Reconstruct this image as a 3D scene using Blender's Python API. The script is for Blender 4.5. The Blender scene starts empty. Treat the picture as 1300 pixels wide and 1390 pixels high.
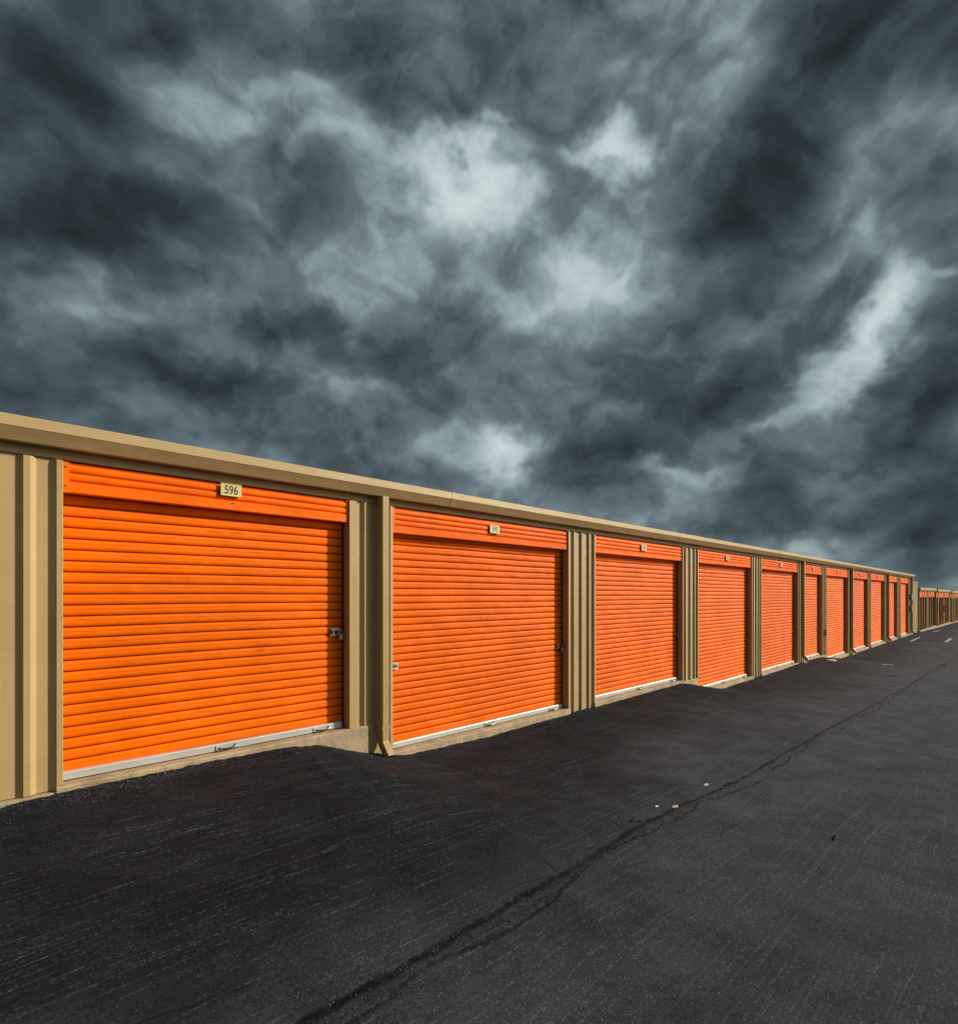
import bpy, bmesh, math, random
import numpy as np
from mathutils import Vector, Matrix, noise as mnoise

random.seed(7)
SC = bpy.context.scene
COL = SC.collection
R = math.radians

# ---------------------------------------------------------------- helpers
def tag(o, label=None, cat=None, group=None, kind=None):
    if label: o['label'] = label
    if cat: o['category'] = cat
    if group: o['group'] = group
    if kind: o['kind'] = kind
    return o

def empty(name, loc, label, cat, group=None):
    o = bpy.data.objects.new(name, None); COL.objects.link(o)
    o.location = loc; o.empty_display_size = .3
    return tag(o, label, cat, group)

class MB:
    """collects geometry in world coordinates; build() links it as one mesh object"""
    def __init__(s): s.v = []; s.f = []; s.m = []
    def face(s, idx, m=0): s.f.append(idx); s.m.append(m)
    def add(s, vs, fs, m=0):
        b = len(s.v); s.v += [tuple(p) for p in vs]
        for q in fs: s.face([b+i for i in q], m)
    def box(s, x0, x1, y0, y1, z0, z1, m=0):
        s.add([(x,y,z) for x in (x0,x1) for y in (y0,y1) for z in (z0,z1)],
              [(0,1,3,2),(4,6,7,5),(0,4,5,1),(2,3,7,6),(0,2,6,4),(1,5,7,3)], m)
    def ext_x(s, prof, x0, x1, m=0, closed=True, caps=True, xs=None):
        """profile of (y,z) swept along x"""
        xs = xs or [x0, x1]; n = len(prof); b = len(s.v)
        for x in xs: s.v += [(x, y, z) for y, z in prof]
        for k in range(len(xs)-1):
            for i in range(n if closed else n-1):
                j = (i+1) % n
                s.face([b+k*n+i, b+k*n+j, b+(k+1)*n+j, b+(k+1)*n+i], m)
        if closed and caps:
            s.face([b+i for i in range(n)][::-1], m); s.face([b+(len(xs)-1)*n+i for i in range(n)], m)
    def ext_z(s, prof, z0, z1, m=0, closed=False):
        n = len(prof); b = len(s.v)
        for z in (z0, z1): s.v += [(x, y, z) for x, y in prof]
        for i in range(n if closed else n-1):
            j = (i+1) % n
            s.face([b+i, b+j, b+n+j, b+n+i], m)
        if closed:
            s.face([b+i for i in range(n)][::-1], m); s.face([b+n+i for i in range(n)], m)
    def tube(s, pts, r, seg=10, m=0, cap=True):
        pts = [Vector(p) for p in pts]; b = len(s.v); rr = r if isinstance(r, (list, tuple)) else [r]*len(pts)
        ref = Vector((0.13, .21, .97))
        for i, p in enumerate(pts):
            t = (pts[min(i+1, len(pts)-1)] - pts[max(i-1, 0)]).normalized()
            u = t.cross(ref)
            if u.length < .1: u = t.cross(Vector((1,0,0)))
            u.normalize(); w = t.cross(u)
            for k in range(seg):
                a = 2*math.pi*k/seg
                s.v.append(tuple(p + (u*math.cos(a) + w*math.sin(a))*rr[i]))
        for i in range(len(pts)-1):
            for k in range(seg):
                j = (k+1) % seg
                s.face([b+i*seg+k, b+i*seg+j, b+(i+1)*seg+j, b+(i+1)*seg+k], m)
        if cap:
            s.face([b+k for k in range(seg)][::-1], m); s.face([b+(len(pts)-1)*seg+k for k in range(seg)], m)
    def build(s, name, mats, parent=None, org=None, smooth=None, bevel=0, fix=True):
        me = bpy.data.meshes.new(name)
        base = Vector(org) if org is not None else (Vector(parent['_o']) if parent and '_o' in parent else Vector((0,0,0)))
        me.from_pydata([tuple(Vector(p)-base) for p in s.v], [], s.f)
        if not isinstance(mats, (list, tuple)): mats = [mats]
        for m in mats: me.materials.append(m)
        me.polygons.foreach_set('material_index', s.m)
        if fix or bevel:
            bm = bmesh.new(); bm.from_mesh(me)
            if fix: bmesh.ops.recalc_face_normals(bm, faces=bm.faces)
            bm.to_mesh(me); bm.free()
        if smooth is not None:
            me.polygons.foreach_set('use_smooth', [True]*len(me.polygons))
            me.set_sharp_from_angle(angle=R(smooth))
        me.update()
        o = bpy.data.objects.new(name, me); COL.objects.link(o)
        if bevel:
            md = o.modifiers.new('bevel', 'BEVEL'); md.width = bevel; md.segments = 2; md.limit_method = 'ANGLE'
            md.angle_limit = R(40)
        if parent:
            o.parent = parent
            if '_o' in parent: o['_o'] = parent['_o']   # parts share the origin of their thing
        elif org is not None: o.location = base
        return o

# ---------------------------------------------------------------- materials
def mat(name):
    m = bpy.data.materials.new(name); m.use_nodes = True
    nt = m.node_tree; b = nt.nodes['Principled BSDF']
    return m, nt, b

class NT:
    def __init__(s, nt): s.nt = nt
    def n(s, t, **kw):
        o = s.nt.nodes.new(t)
        for k, v in kw.items(): setattr(o, k, v)
        return o
    def l(s, a, b): s.nt.links.new(a, b)
    def val(s, sock, v):
        if isinstance(v, bpy.types.NodeSocket): s.l(v, sock)
        else: sock.default_value = v
    def math(s, op, a, b=None, c=None, clamp=False):
        o = s.n('ShaderNodeMath', operation=op, use_clamp=clamp)
        for i, v in enumerate((a, b, c)):
            if v is not None: s.val(o.inputs[i], v)
        return o.outputs[0]
    def vmath(s, op, a, b=None):
        o = s.n('ShaderNodeVectorMath', operation=op)
        s.val(o.inputs[0], a)
        if b is not None: s.val(o.inputs['Scale'] if op == 'SCALE' else o.inputs[1], b)
        return o.outputs['Value'] if op in ('DOT_PRODUCT', 'LENGTH') else o.outputs[0]
    def mapping(s, v, loc=(0,0,0), rot=(0,0,0), sc=(1,1,1), typ='POINT'):
        o = s.n('ShaderNodeMapping', vector_type=typ); s.l(v, o.inputs[0])
        o.inputs['Location'].default_value = loc; o.inputs['Rotation'].default_value = rot; o.inputs['Scale'].default_value = sc
        return o.outputs[0]
    def noise(s, v, scale, detail=3, rough=.5, dist=0, col=False):
        o = s.n('ShaderNodeTexNoise'); s.l(v, o.inputs['Vector'])
        o.inputs['Scale'].default_value = scale; o.inputs['Detail'].default_value = detail
        o.inputs['Roughness'].default_value = rough; o.inputs['Distortion'].default_value = dist
        return o.outputs['Color' if col else 'Fac']
    def ramp(s, f, stops, interp='LINEAR'):
        o = s.n('ShaderNodeValToRGB'); s.l(f, o.inputs[0]); e = o.color_ramp.elements; o.color_ramp.interpolation = interp
        while len(e) < len(stops): e.new(.5)
        for el, (p, c) in zip(e, stops):
            el.position = p; el.color = (c, c, c, 1) if isinstance(c, (int, float)) else (*c, 1)
        return o.outputs[0]
    def mr(s, v, a, b, c=0, d=1, smooth=True):
        o = s.n('ShaderNodeMapRange', interpolation_type='SMOOTHSTEP' if smooth else 'LINEAR')
        for i, q in enumerate((v, a, b, c, d)): s.val(o.inputs[i], q)
        return o.outputs[0]
    def mix(s, f, a, b, mode='MIX'):
        o = s.n('ShaderNodeMix', data_type='RGBA', blend_type=mode)
        s.val(o.inputs[0], f)
        for k, v in ((6, a), (7, b)):
            if isinstance(v, bpy.types.NodeSocket): s.l(v, o.inputs[k])
            else: o.inputs[k].default_value = (v, v, v, 1) if isinstance(v, (int, float)) else (*v, 1)
        return o.outputs[2]
    def bump(s, h, strength, dist):
        o = s.n('ShaderNodeBump'); s.l(h, o.inputs['Height'])
        o.inputs['Strength'].default_value = strength; o.inputs['Distance'].default_value = dist
        return o.outputs[0]

def srgb(r, g, b):
    f = lambda c: (c/255/12.92) if c/255 <= .04045 else ((c/255+.055)/1.055)**2.4
    return (f(r), f(g), f(b))

def painted(name, col, rough=.42, dirt=.25, dirtcol=(.10,.07,.035), streak=True, var=.08, spec=.5, dent=.0, metallic=0, coat=0):
    m, nt, b = mat(name); N = NT(nt)
    co = N.n('ShaderNodeNewGeometry').outputs['Position']
    n1 = N.noise(co, 1.3, 4, .6)
    c = N.mix(N.mr(n1, .3, .7), tuple(x*(1-var) for x in col), tuple(min(1, x*(1+var)) for x in col))
    oi = N.n('ShaderNodeObjectInfo').outputs['Random']
    c = N.mix(1, c, N.mix(oi, (.96, .96, .9), (1.05, 1.09, 1.0)), 'MULTIPLY')
    # rain streaks and grime
    st = N.noise(N.mapping(co, sc=(14, 14, .7) if streak else (3, 3, 12)), 1.6, 5, .65)
    blot = N.noise(co, 3.1, 6, .7)
    d = N.math('MULTIPLY', N.mr(st, .5, .78), N.mr(blot, .42, .7))
    d = N.math('MULTIPLY', d, dirt, clamp=True)
    c = N.mix(d, c, dirtcol)
    N.l(c, b.inputs['Base Color'])
    r = N.math('ADD', N.math('MULTIPLY', N.noise(co, 9, 4, .6), .22), rough-.11)
    N.l(r, b.inputs['Roughness'])
    b.inputs['Specular IOR Level'].default_value = spec
    b.inputs['Metallic'].default_value = metallic
    b.inputs['Coat Weight'].default_value = coat; b.inputs['Coat Roughness'].default_value = .25
    if dent:
        N.l(N.bump(N.noise(N.mapping(co, sc=(1, 1, 2.2)), 3.2, 2, .5), dent, .02), b.inputs['Normal'])
    return m

M = {}
M['orange'] = painted('orange_paint', (.80, .130, .0), .52, .7, (.26,.045,.0), False, .10, .10, .6)
M['tan'] = painted('tan_steel', (.385, .262, .118), .5, .55, (.16,.10,.045), True, .06, .35, .25)
M['tan_gutter'] = painted('tan_gutter', (.43, .305, .15), .45, .25, (.2,.13,.06), False, .05, .4, .25)
M['tan_far'] = painted('tan_steel_far', (.30, .225, .12), .55, .4, (.12,.08,.04), True, .08, .3)
M['yellow_block'] = painted('yellow_block', (.22, .19, .045), .8, .6, (.14,.12,.05), True, .1, .2)
M['alu'] = painted('aluminium', (.50, .51, .49), .42, .45, (.22,.19,.15), False, .08, .5, .3, .35)
M['steel'] = painted('dark_steel', (.12, .11, .105), .35, .3, (.08,.04,.02), False, .2, .5, 0, .8)
M['chrome'] = painted('chrome', (.38, .39, .41), .25, .25, (.15,.12,.1), False, .1, .5, 0, 1)
M['plate'] = painted('plate_yellow', (.60, .54, .21), .45, .5, (.25,.2,.1), False, .06, .4)
M['ink'] = painted('black_ink', (.012, .014, .012), .5, 0)
M['black'] = painted('black_void', (.006, .006, .007), .7, 0)
M['rail'] = painted('guide_steel', (.03, .035, .045), .4, .2)
M['pebble'] = painted('pebble', (.05, .054, .058), .85, .4, (.07,.07,.065), False, .5)
M['grey'] = painted('grey_box', (.16, .17, .18), .5, .3)
M['white_paint'] = painted('white_marking', (.3, .3, .29), .8, .9, (.06,.06,.06), False, .15)
M['paper'] = painted('paper', (.42, .38, .33), .8, .3)
M['red'] = painted('red_sign', (.35, .02, .02), .4, .1)

def concrete(name, col, dark):
    m, nt, b = mat(name); N = NT(nt)
    co = N.n('ShaderNodeNewGeometry').outputs['Position']
    c = N.mix(N.mr(N.noise(co, 4, 8, .7), .35, .68), col, dark)
    c = N.mix(N.math('MULTIPLY', N.mr(N.noise(N.mapping(co, sc=(6,6,1.5)), 3, 5, .7), .5, .7), .6), c, tuple(x*.45 for x in col))
    N.l(c, b.inputs['Base Color']); b.inputs['Roughness'].default_value = .9
    N.l(N.bump(N.noise(co, 45, 6, .7), .6, .01), b.inputs['Normal'])
    return m
M['concrete'] = concrete('weathered_concrete', (.42, .32, .19), (.24, .19, .11))

def asphalt():
    m, nt, b = mat('asphalt'); N = NT(nt)
    co = N.n('ShaderNodeNewGeometry').outputs['Position']
    sep = N.n('ShaderNodeSeparateXYZ'); N.l(co, sep.inputs[0]); x, y, z = sep.outputs
    big = N.noise(co, .55, 4, .55)
    # sealed strip against the doors, worn lane beyond it
    yy = N.math('ADD', y, N.math('MULTIPLY', N.math('SUBTRACT', big, .5), 3.2))
    xr = N.math('MULTIPLY', N.math('SUBTRACT', x, 2.2), .32)
    lane = N.mr(N.math('SUBTRACT', N.math('MULTIPLY', yy, -1), N.math('MULTIPLY', N.mr(x, 2.0, 7.0, 1, 0), 1.5)), .5, 2.9)
    tone = N.mix(lane, (.0085, .0120, .0160), (.036, .0432, .0515))
    mot = N.noise(co, 2.3, 7, .65)
    tone = N.mix(N.mr(mot, .32, .7), N.mix(1, tone, .72, 'MULTIPLY'), N.mix(1, tone, 1.3, 'MULTIPLY'))
    # right hand tyre lane is darker again
    tone = N.mix(N.math('MULTIPLY', N.mr(N.math('ADD', yy, N.math('MULTIPLY', x, .03)), -4.4, -3.4, 1, 0), .45), tone, (.019, .0215, .0245))
    # aggregate grain
    vo = N.n('ShaderNodeTexVoronoi'); N.l(co, vo.inputs['Vector']); vo.inputs['Scale'].default_value = 165
    g = N.mr(vo.outputs['Color'], .0, 1.0, .62, 1.38, False)
    sepc = N.n('ShaderNodeSeparateColor'); N.l(vo.outputs['Color'], sepc.inputs[0])
    gr = N.mr(sepc.outputs[0], 0, 1, .6, 1.4, False)
    tone = N.mix(1, tone, gr, 'MULTIPLY')
    # pale exposed stones, in drifts
    drift = N.mr(N.noise(co, 1.1, 5, .7), .42, .66)
    spk = N.math('GREATER_THAN', sepc.outputs[1], N.mr(drift, 0, 1, .99, .93, False))
    spk = N.math('MULTIPLY', spk, N.mr(N.noise(co, 38, 2, .5), .4, .6))
    tone = N.mix(N.math('MULTIPLY', spk, N.mr(lane, 0, 1, .35, .8)), tone, (.14, .155, .165))
    # scuffs: thin pale lines running with the traffic, at two slightly different angles
    warp = N.vmath('ADD', co, N.vmath('SCALE', N.noise(co, .8, 2, .5, col=True), .13))
    fine = N.mr(N.noise(co, 42, 4, .8), .44, .64)
    def scuff(rot, sc, lo, hi, off, maskscale, mlo, mhi):
        v = N.mapping(warp, loc=(off, off*.7, 0), rot=(0, 0, R(rot)), sc=sc)
        s1 = N.mr(N.noise(v, 1.0, 3, .6), lo, hi)
        mk = N.mr(N.noise(N.mapping(co, loc=(off, 3, 0)), maskscale, 4, .6), mlo, mhi)
        return N.math('MULTIPLY', N.math('MULTIPLY', s1, mk), fine)
    s1 = scuff(-4, (.7, 62, 1), .56, .66, 3, .8, .36, .58)
    s2 = scuff(-15, (1.0, 48, 1), .58, .68, 9, .9, .38, .60)
    s3 = scuff(8, (1.8, 75, 1), .59, .68, 17, 1.1, .42, .62)
    s4 = scuff(-9, (2.2, 22, 1), .60, .70, 31, .7, .46, .60)
    sc = N.math('ADD', N.math('ADD', s1, s2), N.math('ADD', s3, s4), clamp=True)
    near = N.mr(y, -6.5, -4.0, .35, 1)
    tone = N.mix(N.math('MULTIPLY', N.math('MULTIPLY', sc, near), .62), tone, (.125, .138, .148))
    # dusty band at the edge of the slab
    # the paving joint: two ragged cracks side by side with crumbled asphalt between them
    wob = N.math('ADD', N.math('MULTIPLY', N.math('SUBTRACT', N.noise(N.mapping(co, sc=(1, 0, 0)), .4, 2, .5), .5), .2),
                 N.math('MULTIPLY', N.math('SUBTRACT', N.noise(co, 7, 6, .75), .5), .10))
    d = N.math('SUBTRACT', N.math('ADD', y, N.mr(x, 0, 4, 3.15, 3.02, False)), wob)
    sepw = N.mr(N.noise(N.mapping(co, loc=(5, 0, 0), sc=(1, 0, 0)), .8, 2, .5), .35, .6, .03, .15)
    frag = N.noise(co, 5.5, 5, .7)
    wid = N.math('MULTIPLY', N.mr(N.noise(N.mapping(co, sc=(1, .3, 0)), 1.6, 3, .6), .35, .7, .004, .02), N.mr(x, 2.5, 6, 1.0, .75))
    c1 = N.math('MULTIPLY', N.mr(N.math('ABSOLUTE', d), N.math('MULTIPLY', wid, .5), N.math('MULTIPLY_ADD', wid, 2.2, .016), 1, 0), N.mr(N.noise(co, 8, 4, .7), .3, .55, .45, 1))
    d2 = N.math('SUBTRACT', N.math('ADD', d, sepw), N.math('MULTIPLY', N.math('SUBTRACT', N.noise(co, 11, 4, .7), .5), .05))
    c2 = N.math('MULTIPLY', N.mr(N.math('ABSOLUTE', d2), .002, N.math('ADD', wid, .012), 1, 0), N.mr(frag, .35, .55, .25, 1))
    # fine branching cracks near the joint
    v2 = N.n('ShaderNodeTexVoronoi', feature='DISTANCE_TO_EDGE')
    N.l(N.vmath('ADD', N.mapping(co, sc=(1, 1.3, 0)), N.vmath('SCALE', N.noise(co, 4, 4, .7, col=True), .12)), v2.inputs['Vector']); v2.inputs['Scale'].default_value = .75
    br = N.mr(v2.outputs['Distance'], .002, .008, 1, 0)
    br = N.math('MULTIPLY', br, N.mr(N.noise(co, 1.7, 2, .5), .5, .58))
    br = N.math('MULTIPLY', br, N.mr(N.math('ABSOLUTE', N.math('ADD', y, 3.0)), .25, .7, .6, 0))
    between = N.math('MULTIPLY', N.math('MULTIPLY', N.mr(d, .0, -.02, 0, 1), N.mr(N.math('ADD', d, sepw), -.0, .02, 0, 1)), N.mr(N.noise(co, 22, 4, .7), .5, .64, .0, .5))
    crk = N.math('MAXIMUM', N.math('MAXIMUM', c1, N.math('MULTIPLY', c2, .8)), N.math('MAXIMUM', br, between))
    crk = N.math('MULTIPLY', crk, N.mr(N.noise(N.mapping(co, sc=(1,.2,0)), 1.3, 3, .6), .3, .5, .35, 1))
    tone = N.mix(crk, tone, (.0035, .0055, .0075))
    N.l(tone, b.inputs['Base Color'])
    N.l(N.mr(N.noise(co, 3, 5, .6), .3, .7, .68, .95), b.inputs['Roughness'])
    b.inputs['Specular IOR Level'].default_value = .08
    h = N.math('ADD', N.math('MULTIPLY', sepc.outputs[2], .5), N.math('MULTIPLY', N.noise(co, 60, 5, .75), 1.0))
    h = N.math('SUBTRACT', h, N.math('MULTIPLY', crk, 2.2))
    h = N.math('ADD', h, N.math('MULTIPLY', N.noise(co, 3.5, 5, .6), 2.5))
    N.l(N.bump(h, .55, .008), b.inputs['Normal'])
    return m
M['asphalt'] = asphalt()

# ---------------------------------------------------------------- site levels (metres)
# asphalt level against the wall, falling away unit by unit, and along the lane
WX = [-80, -3, .25, .6, 1.6, 2.3, 2.65, 3.2, 3.75, 5.2, 7.2, 9.4, 10.75, 11.3, 12.2, 13, 15, 18, 19.4, 21.3, 21.9, 22.7, 24, 27, 31, 45, 55, 75, 130, 700]
WZ = [.3, .05, .075, .09, .105, .085, .05, -.15, -.29, -.315, -.30, -.275, -.265, -.36, -.56, -.63, -.625, -.60, -.575, -.575, -.62, -.79, -.86, -.85, -.845, -.86, -.98, -1.14, -1.4, -3]
LX = [-80, -4, 0, 3, 6, 10, 15, 20, 25, 31, 45, 55, 75, 130, 700]
LZ = [.3, .02, -.04, -.16, -.30, -.42, -.60, -.70, -.80, -.85, -.90, -1.0, -1.15, -1.4, -3]
def gz(x, y):
    w = min(1, max(0, (-y-.1)/3.0)); w = w*w*(3-2*w)
    return float(np.interp(x, WX, WZ))*(1-w) + float(np.interp(x, LX, LZ))*w
def gzn(x, y):
    z = gz(x, y)
    if -9 < y < .3 and x < 60:
        z += .012*(mnoise.noise(Vector((x*.9, y*1.4, 3)))) + .006*mnoise.noise(Vector((x*3, y*3, 7)))
        if y > -.5: z += .010*mnoise.noise(Vector((x*14, y*14, 1))) + .008*mnoise.noise(Vector((x*31, y*31, 5)))
    return z

def ground():
    xs = [-600, -200, -80, -30, -12, -6] + list(np.arange(-3, 9, .05)) + list(np.arange(9, 24, .12)) + list(np.arange(24, 62, .4)) + [66, 72, 80, 95, 120, 160, 250, 400, 700]
    ys = [-500, -200, -80, -40, -22, -14] + list(np.arange(-9, -5, .4)) + list(np.arange(-5, -.6, .15)) + list(np.arange(-.6, .12, .035)) + [.2, .4, 2, 12, 40, 150, 600]
    nx, ny = len(xs), len(ys)
    v = [(x, y, gzn(x, y) - (.25 if (.4 <= y <= 12 and -9 < x < 100) else 0)) for x in xs for y in ys]
    f = [(i*ny+j, (i+1)*ny+j, (i+1)*ny+j+1, i*ny+j+1) for i in range(nx-1) for j in range(ny-1)]
    b = MB(); b.v = v; b.f = f; b.m = [0]*len(f)
    o = b.build('ground', M['asphalt'], smooth=60, fix=False)
    tag(o, 'dark patched asphalt lane sloping down along the storage units', 'ground', kind='structure')
ground()

# ---------------------------------------------------------------- first building
ORG = (0, 0, 0)
YC = -.03            # front of cladding ribs and trims
ZT = 2.565           # top of cladding and of door hoods
# left and right edge of each opening, floor level, hood bottom, padlock
DOORS = [
    (.600, 3.030, .139, 2.319), (3.568, 6.900, -.221, 2.26), (7.634, 10.87, -.221, 2.26),
    (11.62, 14.87, -.560, 2.26), (15.59, 18.90, -.560, 2.26), (19.49, 21.73, -.540, 2.26),
    (22.27, 25.57, -.768, 2.26), (26.34, 29.37, -.768, 2.26), (30.02, 33.40, -.768, 2.26),
    (34.67, 37.10, -.768, 2.26), (38.23, 41.10, -.768, 2.26)]
END = 42.5; BACK = 9.0
root = empty('storage_building', ORG, 'long tan steel storage building with eleven orange roll-up doors stepping down the lane', 'building', 'storage buildings along the lane')

def panel(s0, s1, zb, trimL, trimR, start=None):
    """ribbed cladding between two openings; ribs stand out to YC, pans lie at y=0"""
    b = MB(); p = [(s0, YC+.001)] if trimL else [(s0, 0)]
    a = s0 + trimL; e = s1 - trimR
    if trimL: p += [(a-.02, YC+.001), (a, 0)]
    w = e - a; n = max(0, int((w-.03)/.183)); pitch = w/max(n, 1)
    if start is not None: ribs = [start + k*.186 for k in range(-40, 40) if start+k*.186+.13 < e + .06 and (k == 0 or k < -1) and start+k*.186 > a]
    else: ribs = [a + pitch*(k+.5) - .057 for k in range(n)] if n else []
    if s0 == DOORS[0][1]: ribs = [a+.035]
    for r in ribs:
        if r < a or r+.114 > e+.001: continue
        p += [(r, 0), (r+.040, YC), (r+.078, YC), (r+.114, 0)]
    p += [(e, 0)]
    if trimR: p += [(e+(.044 if start is not None else .02), YC+.001), (s1, YC+.001)]
    b.ext_z(p, zb, ZT-.012)
    return b.build('wall_panel', M['tan'], root, fix=False)

# cladding
panel(-6.0, .600, .108, 0, .070, start=.344)
pr = [(DOORS[i][1], DOORS[i+1][0], min(DOORS[i][2], DOORS[i+1][2])) for i in range(10)] + [(DOORS[10][1], END, -.768)]
for i, (s0, s1, z) in enumerate(pr):
    panel(s0, s1, z+.01 - (.16 if i in (0, 3, 5) else .085), .10 if i == 0 else .05, .05)

# header trim over everything, with its screws
b = MB()
b.ext_x([(.05, ZT-.004), (.004, ZT-.004), (.0, ZT+.002), (.0, ZT+.03), (.006, ZT+.036), (.006, 2.66), (.05, 2.66)], -6, END)
for k in range(60):
    x = -.55 + k*.72
    b.tube([(x, .001, ZT+.014), (x, -.006, ZT+.014)], .007, 6)
b.build('header_trim', M['tan'], root)

# gutter with overlapping joints
b = MB()
gp = [(.0, 2.636), (-.104, 2.631), (-.110, 2.638), (-.150, 2.712), (-.158, 2.720), (-.158, 2.791), (-.151, 2.798), (-.138, 2.798), (-.132, 2.785), (.0, 2.785)]
b.ext_x(gp, -6.2, END+.12)
for x in (4.36, 10.5, 16.7, 22.9, 29.0, 35.3):
    q = [(y-.003, z-.002) if z < 2.72 else (y-.003, z+.002) for y, z in gp[1:8]]
    b.ext_x(q + [(-.12, 2.78), (-.10, 2.65)], x, x+.05)
b.build('gutter', M['tan_gutter'], root, smooth=25)
# hangers / end cap
# roof, rear and end walls
b = MB()
b.ext_x([(-.10, 2.775), (-.10, 2.787), (BACK/2, 3.05), (BACK+.1, 2.787), (BACK+.1, 2.76), (BACK/2, 3.02)], -6.2, END+.1)
for k in range(82):
    x = -6 + k*.6
    b.ext_x([(0.03, 2.790), (.03, 2.83), (BACK/2, 3.09), (BACK/2, 3.052)], x, x+.04)
    b.ext_x([(BACK/2+.002, 3.052), (BACK/2+.002, 3.09), (BACK, 2.83), (BACK, 2.792)], x, x+.04)
b.build('roof', M['tan_gutter'], root)
b = MB()
def ribbed_x(b, x, y0, y1, z0, z1, sgn):
    p = []; y = y0
    while y < y1-.19:
        p += [(x, y), (x+sgn*.03, y+.04), (x+sgn*.03, y+.078), (x, y+.114)]; y += .186
    p.append((x, y1)); b.ext_z(p, z0, z1)
ribbed_x(b, -6.0, .0, BACK, .0, 2.77, -1)
b.build('end_wall', M['tan'], root, fix=False); b = MB()
ribbed_x(b, END, .0, BACK, -1.0, 2.77, 1)
b.build('end_wall', M['tan'], root, fix=False)
b = MB(); b.box(-6, END, BACK-.02, BACK+.0, -1.2, 2.75)
b.build('rear_wall', M['tan'], root)
b = MB(); b.box(-6, END, .14, .16, 2.2, 2.62)
b.build('lintel', M['black'], root)

# foundation, stepping down at each change of level
b = MB()
FY = -.055
segs = [(-6.0, .57, .104, -.052), (.57, 3.235, .139, -.055)]
for k in range(1, 11):
    z = DOORS[k][2]
    segs.append((segs[-1][1], DOORS[k][0]-.03, z-.06 if k not in (3, 6) else DOORS[k-1][2]-.03, .012 if k not in (3, 6) else -.04))
    segs.append((DOORS[k][0]-.03, DOORS[k][1]+.03, z, -.055))
segs.append((segs[-1][1], END+.03, -.80, -.04))
for x0, x1, z, FY in segs:
    n = max(2, int((x1-x0)/.12)); xs = [x0+(x1-x0)*i/n for i in range(n+1)]
    base = len(b.v)
    for x in xs:
        j = .005*mnoise.noise(Vector((x*5, 0, 0))) + .004*mnoise.noise(Vector((x*19, 4, 0)))
        for yy, zz in ((.3, z), (FY+.014, z-.001), (FY+j, z-.014+j), (FY-.010+j, z-.9), (.3, z-.9)):
            b.v.append((x, yy, zz))
    for k in range(n):
        for i in range(4): b.face([base+k*5+i, base+k*5+i+1, base+(k+1)*5+i+1, base+(k+1)*5+i])
    b.face([base+i for i in range(5)]); b.face([base+n*5+i for i in range(5)])
FY = -.055
b.build('foundation', M['concrete'], root, smooth=35)

# downspouts with kick-out elbows
def downspout(s, zb, m=M['tan']):
    b = MB(); w = .09; y1 = YC-.003; y0 = y1-.10
    r = .008
    def ring(cx, cy, cz, ty, tz):
        # rectangular ring, width along x, depth along the direction (ty,tz)
        h = .05; pts = []
        for (dx, dd) in ((-w/2+r, -h), (w/2-r, -h), (w/2, -h+r), (w/2, h-r), (w/2-r, h), (-w/2+r, h), (-w/2, h-r), (-w/2, -h+r)):
            pts.append((cx+dx, cy+dd*ty, cz+dd*tz))
        return pts
    cy = (y0+y1)/2
    rings = [ring(s, cy, 2.632, 1, 0), ring(s, cy, zb+.27, 1, 0), ring(s, cy-.012, zb+.235, .92, -.38), ring(s, cy-.125, zb+.105, .75, -.66)]
    base = len(b.v)
    for q in rings: b.v += q
    for i in range(3):
        for k in range(8):
            j = (k+1) % 8
            b.face([base+i*8+k, base+i*8+j, base+(i+1)*8+j, base+(i+1)*8+k])
    # sleeve joint and straps
    b.box(s-w/2-.003, s+w/2+.003, y0-.003, y1, zb+.40, zb+.425)
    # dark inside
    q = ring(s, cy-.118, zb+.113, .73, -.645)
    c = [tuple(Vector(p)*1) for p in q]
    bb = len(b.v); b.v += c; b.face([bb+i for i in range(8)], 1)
    return b.build('downspout', [m, M['black']], root, bevel=0, fix=False)
for s, z in ((3.411, -.315), (19.22, -.60), (25.95, -.86), (34.0, -.85), (41.95, -.86)):
    downspout(s, z)
for s, z in ((3.43, -.315), (19.25, -.60), (25.98, -.86)):
    b = MB()
    b.ext_z([(s-.13, FY-.075), (s+.02, FY-.125), (s+.13, FY-.09), (s+.15, FY-.009), (s-.15, FY-.009)], z-.2, z+.035, closed=True)
    b.build('kerb_block', M['concrete'], root, smooth=30)
# electrical boxes on the last pier and a small lock box between doors
for (x0, x1, z0, z1, d) in ((41.35, 41.62, 1.25, 1.65, .12), (41.37, 41.60, .55, .95, .12), (21.95, 22.06, .12, .36, .06)):
    b = MB(); b.box(x0, x1, YC-d, YC, z0, z1); b.box(x0+.02, x1-.02, YC-d-.01, YC-d, z0+.03, z1-.03)
    b.build('meter_box' if d > .1 else 'lock_box', M['grey'], root, bevel=.006)

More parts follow.
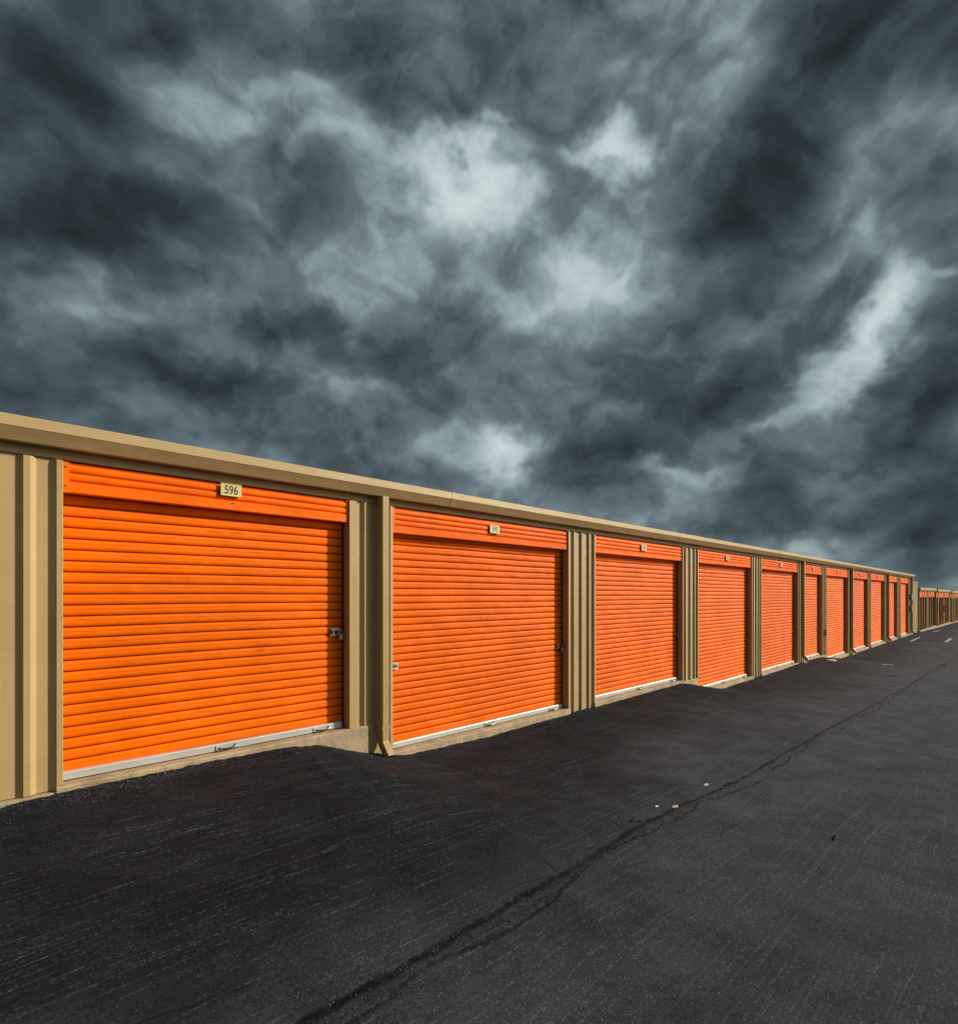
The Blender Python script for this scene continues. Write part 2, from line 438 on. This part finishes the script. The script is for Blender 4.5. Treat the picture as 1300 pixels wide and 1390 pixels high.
# doors
def text_mesh(txt, w, h):
    cu = bpy.data.curves.new('t', 'FONT'); cu.body = txt; cu.align_x = 'CENTER'; cu.align_y = 'CENTER'; cu.size = 1; cu.extrude = 0
    cu.offset = .012
    ob = bpy.data.objects.new('t', cu); COL.objects.link(ob); bpy.context.view_layer.update()
    me = bpy.data.meshes.new_from_object(ob.evaluated_get(bpy.context.evaluated_depsgraph_get()))
    bpy.data.objects.remove(ob)
    vs = [v.co.copy() for v in me.vertices]; fs = [tuple(p.vertices) for p in me.polygons]
    x0 = min(v.x for v in vs); x1 = max(v.x for v in vs); y0 = min(v.y for v in vs); y1 = max(v.y for v in vs)
    vs = [((v.x-(x0+x1)/2)/(x1-x0)*w, (v.y-(y0+y1)/2)/(y1-y0)*h) for v in vs]
    bpy.data.meshes.remove(me)
    return vs, fs

PITCH = .085
def rib_profile(z0, z1, yb=.118, amp=.024):
    """roll-up curtain: wide shallow convex ribs with narrow grooves, listed from top to bottom"""
    p = []; z = z0
    shp = [(0, -.75), (.0085, -.75), (.0105, .62), (.016, .80), (.028, .93), (.044, 1), (.049, .93), (.054, 1), (.066, .97), (.076, .86), (.0835, .62)]
    while z < z1 - .012:
        for dz, a in shp:
            if z+dz < z1-.002: p.append((yb-amp*a, z+dz))
        z += PITCH
    p.append((yb, z1))
    return p

def make_door(i, s0, s1, fl, hb):
    n = 596-i
    G = .045                      # curtain inset behind the jambs
    seed = i*13.7
    barh = .068
    b = MB()
    prof = rib_profile(fl+barh-.01, hb+.10)
    near = i < 2
    nx = max(4, int((s1-s0)/(.11 if i < 4 else .4)))
    xs = [s0+.012 + (s1-s0-.024)*k/nx for k in range(nx+1)]
    np_ = len(prof); base = 0
    for x in xs:
        for y, z in prof:
            w = .0035*mnoise.noise(Vector((x*1.1+seed, z*1.6, 1))) + .0016*mnoise.noise(Vector((x*4+seed, round((z-fl)/PITCH)*1.7, 4)))
            b.v.append((x, y+w, z + .004*mnoise.noise(Vector((x*.8+seed, z*.6, 9)))))
    for k in range(nx):
        for j in range(np_-1):
            b.face([k*np_+j, (k+1)*np_+j, (k+1)*np_+j+1, k*np_+j+1])
    d = b.build('roll_up_door', M['orange'], root, smooth=28, fix=False)
    if i == 0: d['label'] = 'nearest orange door, numbered 596'
    # aluminium bottom bar
    b = MB()
    b.ext_x([(.06, fl+.010), (.058, fl+.060), (.064, fl+.068), (.10, fl+.070), (.10, fl+.006), (.070, fl+.004)], s0+.012, s1-.045)
    b.ext_x([(.070, fl+.002), (.066, fl-.004), (.115, fl-.004), (.115, fl+.003)], s0+.012, s1-.05, m=1)
    b.build('bottom_bar', [M['alu'], M['black']], d, smooth=30)
    # lift handles
    for hx in ((s0+s1)/2-.0, s1-.27):
        h = MB(); zz = fl+.034
        h.box(hx-.10, hx-.055, .050, .059, zz-.022, zz+.020, 1)
        h.box(hx+.065, hx+.095, .050, .059, zz-.018, zz+.018, 1)
        h.tube([(hx-.08, .056, zz), (hx-.065, .035, zz-.006), (hx-.02, .022, zz-.010), (hx+.04, .022, zz-.006), (hx+.07, .034, zz+.004), (hx+.08, .056, zz+.006)], .008, 8)
        h.build('lift_handle', [M['steel'], M['alu']], d, smooth=40)
    # hood over the coil: ribbed sheet with flat apron and end flanges
    b = MB(); yf = -.012
    x0, x1 = s0+.004, s1-.004
    nr = 3 if i else 2
    zt = ZT-.018
    top = zt-.012
    prof = []
    z = hb
    flat = (top-hb) - nr*.062 - .006
    prof += [(.09, hb+.003), (yf+.004, hb), (yf, hb+.005), (yf, hb+flat-.004)]
    z = hb+flat
    for k in range(nr):
        prof += [(yf+.018, z), (yf+.018, z+.006), (yf+.004, z+.014), (yf, z+.024), (yf, z+.046), (yf+.003, z+.056)]
        z += .062
    prof += [(yf+.018, z), (yf+.018, zt), (.09, zt)]
    nseg = 14
    xs = [x0+.045 + (x1-x0-.075)*k/nseg for k in range(nseg+1)]
    b.ext_x(prof, 0, 0, closed=True, xs=xs)
    b.box(x0, x0+.0449, yf-.002, .09, hb, zt)
    b.box(x1-.0299, x1, yf-.002, .09, hb, zt)
    for zz in (hb+.05, hb+.19):
        b.tube([(x0+.022, yf-.001, zz), (x0+.022, yf-.006, zz)], .007, 6, 1)
    b.tube([((s0+s1)/2+.02, yf+.001, hb+.06), ((s0+s1)/2+.02, yf-.005, hb+.06)], .007, 6, 1)
    b.build('door_hood', [M['orange'], M['steel']], d, smooth=30)
    # jambs
    b = MB()
    zb = fl+.002
    b.box(s0-.03, s0+.010, YC-.003, .13, zb, ZT-.015); b.build('door_jamb', M['tan'], d, bevel=.003)
    b = MB(); b.box(s1-.010, s1+.03, YC-.003, .13, zb, ZT-.015); b.build('door_jamb', M['tan'], d, bevel=.003)
    b = MB(); b.box(s1-.026, s1-.0105, .082, .128, zb, hb-.003); b.build('guide_rail', M['rail'], d)
    b = MB(); b.box(s0+.0105, s0+.02, .080, .092, zb, hb-.003); b.build('guide_rail', M['rail'], d)
    # number plate on a bracket
    cxp = (s0+s1)/2; zc = hb+.176; yp = yf-.022
    b = MB(); b.box(cxp-.09, cxp+.09, yp, yp+.004, zc-.055, zc+.055, 0)
    vs, fs = text_mesh(str(n), .115, .078)
    base = len(b.v); b.v += [(cxp+x, yp-.0012, zc+z) for x, z in vs]
    for f in fs: b.face([base+q for q in f], 1)
    # thin rim and bracket feet
    for (a0, a1, c0, c1) in ((-.09, .09, -.055, -.050), (-.09, .09, .050, .055)):
        b.box(cxp+a0, cxp+a1, yp-.003, yp-.0002, zc+c0, zc+c1, 0)
    b.box(cxp-.08, cxp-.05, yp+.0042, yf+.004, zc-.03, zc+.03, 2); b.box(cxp+.05, cxp+.08, yp+.0042, yf+.004, zc-.03, zc+.03, 2)
    b.build('number_plate', [M['plate'], M['ink'], M['steel']], d, fix=False)
    # slide bolt by the right jamb
    zl = fl+1.02 if i == 0 else fl+.97
    b = MB(); xl = s1-.165; y = .090
    b.box(xl, s1-.045, y-.004, y+.008, zl-.030, zl+.034, 0)
    b.box(xl-.004, s1-.042, y-.016, y-.004, zl+.028, zl+.040, 0); b.box(xl-.004, s1-.060, y-.016, y-.004, zl-.038, zl-.026, 0)
    b.tube([(xl+.02, y-.016, zl+.002), (s1-.03, y-.016, zl+.002)], .012, 10, 1)
    for q in (xl+.014, xl+.065): b.box(q, q+.014, y-.034, y-.004, zl-.018, zl+.022, 0)
    b.box(xl+.085, xl+.093, y-.042, y-.004, zl-.024, zl+.024, 0)
    b.build('slide_bolt', [M['chrome'], M['black']], d, smooth=35)
    if i in (1,):
        b = MB(); xa = s0+.088; zz = fl+.95
        b.box(xa, xa+.075, .082, .092, zz-.035, zz+.040, 0); b.box(xa, xa+.07, .070, .082, zz-.037, zz-.022, 0)
        b.box(xa, xa+.055, .070, .082, zz+.025, zz+.038, 0); b.tube([(xa, .074, zz), (xa+.055, .074, zz)], .011, 8, 1)
        b.build('slide_bolt', [M['alu'], M['black']], d, smooth=35)
    return d, (xl+.098, y-.05, zl)

POS = []
for i, (s0, s1, fl, hb) in enumerate(DOORS):
    d, p = make_door(i, s0, s1, fl, hb); POS.append(p)

# ---------------------------------------------------------------- padlocks
def make_padlock(p):
    e = empty('padlock', p, '', 'padlock', 'padlocks on the roll-up doors')
    e['_o'] = p
    x, y, z = p
    b = MB()
    pts = []
    for k in range(9):
        a = math.pi*k/8; pts.append((x - .0165*math.cos(a), y, z + .0165*math.sin(a)))
    pts = [(x-.0165, y, z-.03)] + pts + [(x+.0165, y, z-.03)]
    b.tube(pts, .0048, 8); b.build('shackle', M['chrome'], e, smooth=50)
    b = MB(); r = .026
    prof = [(x+r*math.cos(a)*1.0, y+.012*math.sin(a)) for a in [2*math.pi*k/16 for k in range(16)]]
    b.ext_z(prof, z-.078, z-.028, closed=True)
    b.tube([(x, y, z-.078), (x, y, z-.081)], .006, 8)
    b.build('lock_body', M['chrome'], e, smooth=40, bevel=.002)
    return e
first = make_padlock(POS[0]); first['label'] = 'silver padlock hanging from the bolt of the door numbered 596'
names = {1: 'the door numbered 595, second from the left', 2: 'the third orange door', 3: 'the fourth orange door, before the lane dips',
         4: 'the fifth orange door, left of a downspout', 6: 'the seventh orange door, after the narrow one', 7: 'the eighth orange door'}
kids = list(first.children)
for i, t in names.items():
    c = first.copy(); COL.objects.link(c); c.location = POS[i]; c['label'] = 'small silver padlock on ' + t
    for k in kids:
        q = k.copy(); COL.objects.link(q); q.parent = c

# ---------------------------------------------------------------- yellow end enclosure
e = empty('block_wall', (44, 0, -.86), 'yellow-green masonry wall in the gap between the two storage buildings', 'wall')
e['_o'] = (44, 0, -.86)
b = MB(); b.box(42.95, 45.25, .02, .22, -1.2, 2.30)
for k in range(17):
    z = -.8+k*.19
    b.box(42.96, 45.24, .016, .03, z, z+.178)
b.build('masonry', M['yellow_block'], e, bevel=.004)
b = MB(); b.box(42.92, 45.28, -.01, .25, 2.302, 2.37); b.build('coping', M['yellow_block'], e, bevel=.01)

# ---------------------------------------------------------------- second building, lower and farther down
root2 = empty('storage_building', (60, 0, -1.0), 'lower far storage building with rows of narrow orange locker doors', 'building', 'storage buildings along the lane')
root2['_o'] = (60, 0, -1.0)
def far():
    blocks = [(45.6, 54.6, 2.02, -.86), (54.7, 65.8, 1.96, -.96), (65.9, 80, 1.90, -1.10), (80.1, 125, 1.8, -1.3)]
    rf = MB(); wl = MB(); gt = MB(); fd = MB()
    for bi, (x0, x1, zt, zb) in enumerate(blocks):
        rf.ext_x([(-.05, zt+.01), (-.05, zt+.03), (4, zt+.22), (8, zt+.03), (8, zt+.0), (4, zt+.18)], x0, x1)
        gt.ext_x([(.02, zt-.17), (-.09, zt-.17), (-.13, zt-.07), (-.13, zt), (.02, zt)], x0-.05, x1+.03)
        fd.box(x0, x1, -.10, .5, zb-.6, zb+.05)
        wl.box(x0, x0+.04, .36, 8, zb-.4, zt-.02); wl.box(x1-.04, x1, .36, 8, zb-.4, zt-.02)
        wl.box(x0, x1, 7.9, 7.95, zb-.4, zt-.02)
        orange = bi == 1
        x = x0 + .1; k = 0
        while x < x1 - .9:
            wide = (k % 4 == 3)
            pw = 1.05 if wide else .28
            dw = .95 if bi != 1 else 1.5
            if x+pw+dw > x1: pw = x1-x-.02; dw = 0
            # pier
            n = max(1, int(pw/.26)); p = [(x, .36), (x, -.03)]
            for q in range(n):
                a = x + pw*q/n; w = pw/n
                p += [(a+.2*w, -.03), (a+.35*w, 0), (a+.75*w, 0), (a+.9*w, -.03)]
            p += [(x+pw, -.03), (x+pw, .36)]
            pb = MB(); pb.ext_z(p, zb+.02, zt-.17); pb.build('pier', M['tan_far'], root2, fix=False)
            if dw and x < 95:
                yb = .30 if bi != 1 else .16
                prof = [(yy+yb-.11, zz) for yy, zz in rib_profile(zb+.05, zt-.62)]
                d = MB(); d.ext_x(prof, x+pw, x+pw+dw, closed=False)
                dd = d.build('locker_door', M['orange'], root2, fix=False)
                hd = MB(); hd.ext_x([(.1, zt-.6), (-.02, zt-.6), (-.02, zt-.42), (-.005, zt-.41), (-.02, zt-.40), (-.02, zt-.30), (-.005, zt-.29), (-.02, zt-.28), (-.02, zt-.175), (.1, zt-.175)], x+pw+.004, x+pw+dw-.004)
                hd.build('door_hood', M['orange'], dd)
            x += pw + dw; k += 1
        wl.box(x0+.05, x1-.05, .365, .38, zt-.62, zt-.02)
    rf.build('roof', M['tan_gutter'], root2); wl.build('wall', M['tan_far'], root2, fix=False)
    gt.build('gutter', M['tan_gutter'], root2); fd.build('foundation', M['concrete'], root2)
    for x, zt, zb in ((54.65, 2.06, -.96), (65.85, 1.98, -1.1), (79.9, 1.9, -1.2)):
        d = MB(); d.box(x-.10, x+.10, -.19, -.135, zb+.2, zt+.12); d.build('downspout', M['tan_far'], root2)
far()

# round sign on the far doors
so = (58.7, -.25, .42); e = empty('round_sign', so, 'small round red sign with a white centre on the far building', 'sign'); e['_o'] = so
b = MB(); b.tube([(so[0], so[1], so[2]), (so[0]-.012, so[1]-.016, so[2])], .27, 24); b.build('disc', M['red'], e)
b = MB(); b.tube([(so[0]-.014, so[1]-.018, so[2]), (so[0]-.017, so[1]-.022, so[2])], .12, 20); b.build('white_centre', M['white_paint'], e)
b = MB(); b.box(so[0]+.005, so[0]+.05, so[1]+.004, -.02, so[2]-.03, so[2]+.03); b.build('bracket', M['steel'], e)

# ---------------------------------------------------------------- things on the asphalt
def marking(pts, w, label):
    b = MB(); n = 12; (xa, ya), (xb, yb) = pts
    L = math.hypot(xb-xa, yb-ya); nx, ny = -(yb-ya)/L, (xb-xa)/L
    for k in range(n+1):
        t = k/n; x = xa+(xb-xa)*t; y = ya+(yb-ya)*t
        ww = w*(.75+.5*random.random()) * (1 if 0 < k < n else .4)
        for s in (-.5, .5):
            X = x+nx*ww*s; Y = y+ny*ww*s; b.v.append((X, Y, max(gzn(X, Y), gz(X, Y))+.012))
    for k in range(n): b.face([2*k, 2*k+1, 2*k+3, 2*k+2])
    o = b.build('road_marking', M['white_paint'], fix=False); tag(o, label, 'road marking', kind='structure')
marking([(35.4, -.80), (39.4, -.74)], .10, 'faded white paint dash on the asphalt before the last doors')
marking([(36.2, -2.10), (40.0, -2.04)], .12, 'faded white paint dash in the middle of the far lane')
marking([(46.3, -.68), (49.4, -.72)], .10, 'short white paint dash in front of the far building')
marking([(21.1, -1.80), (21.5, -2.05)], .07, 'thin pale paint smear in front of the sixth door')

def scrap(name, p, r, m, label, cat, seed, h=.005, grp=None):
    rnd = random.Random(seed); z = gzn(p[0], p[1]); b = MB(); n = 9
    ring = [(p[0]+r*rnd.uniform(.5, 1)*math.cos(2*math.pi*k/n), p[1]+.55*r*rnd.uniform(.5, 1)*math.sin(2*math.pi*k/n)) for k in range(n)]
    b.v = [(x, y, z+.003+rnd.uniform(0, h)) for x, y in ring] + [(p[0], p[1], z+h*1.6)] + [(x, y, z-.006) for x, y in ring]
    for k in range(n):
        j = (k+1) % n; b.face([k, j, n]); b.face([n+1+k, n+1+j, j, k])
    b.face([n+1+k for k in range(n)][::-1])
    o = b.build(name, m, org=(p[0], p[1], z)); tag(o, label, cat, grp)
scrap('paper_scrap', (5.17, -2.89), .05, M['paper'], 'pale paper scrap beside the long crack, farthest of the scraps', 'litter', 1, grp='litter along the crack')
scrap('paper_scrap', (4.33, -2.98), .045, M['paper'], 'tan scrap on the crack, middle one of the scraps', 'litter', 2, grp='litter along the crack')
scrap('paper_scrap', (4.21, -2.88), .03, M['paper'], 'tiny pale scrap on the crack, nearest of the scraps', 'litter', 3, grp='litter along the crack')
scrap('asphalt_chunk', (3.79, -2.93), .075, M['asphalt'], 'broken flat chunk of asphalt where two cracks meet', 'rubble', 4, .01)
scrap('asphalt_chunk', (4.63, -4.07), .05, M['asphalt'], 'dark crumb of asphalt alone on the open lane', 'rubble', 5, .01)
scrap('plastic_sheet', (20.6, -.55), .3, M['alu'], 'crumpled pale sheet on the asphalt in front of the narrow door', 'litter', 6, .03)

def grit():
    rnd = random.Random(11); b = MB()
    for k in range(7000):
        x = rnd.uniform(-1.5, 1.0) + rnd.random()**1.6*24
        y = -.062 - abs(rnd.gauss(0, .05)) - (rnd.random()**3)*.35
        if rnd.random() < .22: y = -3.05+rnd.gauss(0, .12); x = rnd.uniform(1, 9)
        r = rnd.uniform(.002, .0055)*(1.6 if rnd.random() < .08 else 1); z = gzn(x, y)+r*.3
        a = rnd.uniform(0, 6.28); v = []
        for q in range(4): v.append((x+r*rnd.uniform(.7, 1.3)*math.cos(a+q*1.57), y+r*rnd.uniform(.6, 1.2)*math.sin(a+q*1.57), z-r*.3))
        v += [(x+r*rnd.uniform(-.4, .4), y+r*rnd.uniform(-.4, .4), z+r*rnd.uniform(.5, 1))]
        b.add(v, [(0, 1, 4), (1, 2, 4), (2, 3, 4), (3, 0, 4), (3, 2, 1, 0)])
    o = b.build('grit', M['pebble'], fix=False); tag(o, 'loose grit and crumbs along the foundation and the crack', 'grit', kind='stuff')
grit()

for o in bpy.data.objects:
    if '_o' in o: del o['_o']

# ---------------------------------------------------------------- camera
D = 5.05; HEAD = 45.47
cam = bpy.data.cameras.new('camera'); co = bpy.data.objects.new('camera', cam); COL.objects.link(co)
co.location = (0, -D, 1.55); co.rotation_euler = (R(90), 0, R(HEAD-90))
cam.sensor_fit = 'HORIZONTAL'; cam.sensor_width = 36; cam.lens = 732.8/1300*36
cam.shift_y = 113/1300 * 1.0
cam.clip_start = .05; cam.clip_end = 3000
SC.camera = co

# ---------------------------------------------------------------- light
SE, SAZ = 26, 56          # sun elevation; degrees from the wall's normal towards the far end
sd = Vector((math.sin(R(SAZ))*math.cos(R(SE)), -math.cos(R(SAZ))*math.cos(R(SE)), math.sin(R(SE))))
sl = bpy.data.lights.new('sun', 'SUN'); sl.energy = 4.6; sl.angle = R(.9); sl.color = (1, .9, .78)
so_ = bpy.data.objects.new('sun', sl); COL.objects.link(so_); so_.rotation_euler = sd.to_track_quat('Z', 'Y').to_euler(); so_.location = (20, -30, 20)

CLOUDS = [  # azimuth, elevation, half width, half height, tilt (degrees), brightness; blobs traced from image pixels
    (84.3,38.5,10.2,4.5,159,-0.19), (85.7,29.7,14.7,5.1,161,-0.23), (78.7,28.6,10.2,4.4,165,-0.12), (65.7,37.9,7.1,2.9,-176,-0.08),
    (55.5,42.3,8.0,2.2,-176,-0.16), (69.7,24.6,10.7,3.0,-176,-0.14), (82.9,17.3,13.2,5.0,168,-0.16), (65.7,17.6,13.2,4.1,-166,-0.14),
    (36.9,44.1,11.9,3.0,-159,0.06), (21.9,34.9,10.8,4.2,-162,-0.11), (18.1,27.4,8.8,8.0,-168,-0.16), (13.4,38.1,4.8,9.3,-157,-0.15),
    (5.7,38.5,6.5,3.1,-158,-0.12), (5.2,30.2,3.1,5.6,-152,-0.14), (26.6,21.1,11.9,5.8,-174,-0.10), (31.7,14.7,11.0,3.5,-177,-0.12),
    (47.8,26.0,18.1,3.2,-177,-0.07), (6.6,14.8,6.3,2.8,129,-0.22), (4.6,6.4,4.0,8.1,-175,-0.19), (13.9,9.8,11.3,2.6,174,-0.06),
    (45.9,37.0,7.3,2.5,-174,0.32), (50.2,35.2,9.9,4.2,-175,0.12), (38.5,31.8,17.0,4.0,-162,0.14), (30.2,38.7,3.0,3.0,-157,0.31),
    (32.8,38.0,3.7,1.1,-174,0.17), (42.3,39.9,3.9,1.1,-178,0.16), (69.7,40.2,11.2,2.4,168,0.12), (77.0,25.4,12.6,2.2,172,0.12),
    (69.1,21.7,11.9,2.6,-169,0.16), (52.5,28.9,22.0,3.0,177,0.10), (44.7,15.5,6.6,2.9,-180,0.20), (43.1,15.8,3.1,1.8,-179,0.17),
    (54.0,15.0,4.6,2.2,159,0.14), (34.7,25.6,10.8,6.9,-124,0.13), (10.0,21.4,5.8,2.5,128,0.30), (8.8,24.1,1.9,2.9,-155,0.14),
    (13.4,17.2,5.9,2.2,138,0.16), (10.4,29.6,4.1,2.8,-163,0.18), (13.9,4.5,2.6,1.5,-177,0.15), (25.2,11.8,8.2,1.4,-176,0.18),
    (23.9,8.5,5.3,2.2,162,0.20), (10.1,10.0,4.1,1.6,163,0.18), (5.2,25.5,1.9,0.9,-162,0.14), (19.3,14.3,6.2,1.2,176,0.12),
    (34.7,31.8,6.8,3.3,-175,-0.16), (62.2,37.1,5.8,3.3,172,0.10), (13.9,4.5,11.4,2.6,-177,-0.04), (19.3,23.7,7.7,3.5,-170,0.03),
]

def world():
    w = bpy.data.worlds.new('World'); SC.world = w; w.use_nodes = True
    nt = w.node_tree; N = NT(nt)
    for n in list(nt.nodes): nt.nodes.remove(n)
    out = N.n('ShaderNodeOutputWorld')
    d = N.n('ShaderNodeTexCoord').outputs['Generated']
    d = N.vmath('NORMALIZE', d)
    sep = N.n('ShaderNodeSeparateXYZ'); N.l(d, sep.inputs[0]); x, y, z = sep.outputs
    az = N.math('ARCTAN2', y, x); el = N.math('ARCSINE', z)
    cv = N.n('ShaderNodeCombineXYZ'); N.l(az, cv.inputs[0]); N.l(el, cv.inputs[1])
    # cloud deck coordinates: features flatten and shrink towards the horizon
    T = N.math('MINIMUM', N.math('DIVIDE', N.math('MAXIMUM', z, 0), N.math('SQRT', N.math('MAXIMUM', N.math('SUBTRACT', 1, N.math('MULTIPLY', z, z)), .02))), 4)
    pv = N.n('ShaderNodeCombineXYZ')
    N.l(N.math('COSINE', az), pv.inputs[0]); N.l(N.math('SINE', az), pv.inputs[1])
    N.l(N.math('ADD', N.math('MULTIPLY', T, .55), N.math('MULTIPLY', N.math('SQRT', N.math('ADD', T, .1)), .75)), pv.inputs[2])
    P = N.vmath('ADD', pv.outputs[0], (3.1, 1.7, 5.3))
    w1 = N.vmath('SUBTRACT', N.noise(P, 1.7, 2, .5, col=True), (.5, .5, .5))
    w2 = N.vmath('SUBTRACT', N.noise(P, 4.2, 3, .5, col=True), (.5, .5, .5))
    w3 = N.vmath('SUBTRACT', N.noise(P, 12, 3, .55, col=True), (.5, .5, .5))
    q = N.vmath('ADD', cv.outputs[0], N.vmath('SCALE', w1, .12))
    q = N.vmath('ADD', q, N.vmath('SCALE', w2, .15))
    q = N.vmath('ADD', q, N.vmath('SCALE', w3, .10))
    q = N.vmath('MULTIPLY', q, (1, 1, 0))
    acc = N.math('ADD', BASE, 0)
    for (A, E, lx, ly, rot, amp) in CLOUDS:
        m = N.mapping(q, loc=(R(A), R(E), 0), rot=(0, 0, R(rot)), sc=(R(lx)*1.5, R(ly)*1.5, 1), typ='TEXTURE')
        g = N.n('ShaderNodeTexGradient', gradient_type='SPHERICAL'); N.l(m, g.inputs[0])
        acc = N.math('ADD', acc, N.mr(g.outputs['Fac'], 0, 1, 0, amp*1.35))
    PW = N.vmath('ADD', P, N.vmath('SCALE', w1, .35))
    PB = N.vmath('ADD', N.vmath('ADD', P, N.vmath('SCALE', w2, .16)), N.vmath('SCALE', w3, .07))
    PL = N.vmath('ADD', PB, (0, 0, .035))
    f1 = N.math('SUBTRACT', N.noise(PW, 2.6, 2, .5), .5)
    f2 = N.math('SUBTRACT', N.noise(PB, 7, 5, .48), .5)
    def puffs(v, sc):
        o = N.n('ShaderNodeTexVoronoi', feature='SMOOTH_F1'); N.l(v, o.inputs['Vector'])
        o.inputs['Scale'].default_value = sc; o.inputs['Smoothness'].default_value = .35
        return o.outputs['Distance']
    # rounded bellies, dark in the middle with pale seams; lit a little from above
    pu = N.math('SUBTRACT', puffs(N.mapping(PB, sc=(1, 1, 1.5)), 4.2), .42)
    rel = N.math('SUBTRACT', N.noise(PB, 5.2, 4, .52), N.noise(PL, 5.2, 4, .52))
    acc = N.math('MULTIPLY_ADD', f1, .28, acc)
    acc = N.math('MULTIPLY_ADD', f2, .46, acc)
    acc = N.math('MULTIPLY_ADD', pu, .34, acc)
    acc = N.math('MULTIPLY_ADD', rel, .85, acc)
    # soft shoulder so the bright gaps keep their texture
    hi = N.math('MAXIMUM', N.math('SUBTRACT', acc, .62), 0)
    acc = N.math('ADD', N.math('MINIMUM', acc, .62), N.math('MULTIPLY', .38, N.math('SUBTRACT', 1, N.math('POWER', 2.718, N.math('MULTIPLY', hi, -3.4)))))
    acc = N.math('MAXIMUM', N.math('MINIMUM', acc, 1), 0)
    S = SKYK
    stops = [(0, (30, 39, 42)), (.2, (44, 55, 59)), (.38, (67, 81, 87)), (.55, (97, 113, 119)), (.75, (146, 163, 168)), (1, (216, 229, 230))]
    c = N.ramp(acc, [(p, tuple(v*S for v in srgb(*q))) for p, q in stops])
    bg1 = N.n('ShaderNodeBackground'); N.l(c, bg1.inputs[0]); bg1.inputs[1].default_value = 1.0
    sky = N.n('ShaderNodeTexSky', sky_type='NISHITA'); sky.sun_disc = False
    sky.sun_elevation = R(SE); sky.sun_rotation = math.atan2(sd.x, sd.y); sky.dust_density = 2
    bg2 = N.n('ShaderNodeBackground'); N.l(sky.outputs[0], bg2.inputs[0]); bg2.inputs[1].default_value = .09
    # the overcast ends behind the photographer, where the sun stands clear
    edge = N.math('ADD', N.vmath('DOT_PRODUCT', d, (.25, -.968, 0)), N.math('MULTIPLY', f2, .5))
    ms = N.n('ShaderNodeMixShader'); N.l(N.mr(edge, .38, .65), ms.inputs[0])
    N.l(bg1.outputs[0], ms.inputs[1]); N.l(bg2.outputs[0], ms.inputs[2]); N.l(ms.outputs[0], out.inputs[0])
    w.cycles.sampling_method = 'MANUAL'; w.cycles.sample_map_resolution = 512
BASE = .46; SKYK = .92
world()

SC.view_settings.view_transform = 'Standard'; SC.view_settings.look = 'None'
SC.view_settings.exposure = .2; SC.view_settings.gamma = 1
SC.cycles.max_bounces = 6
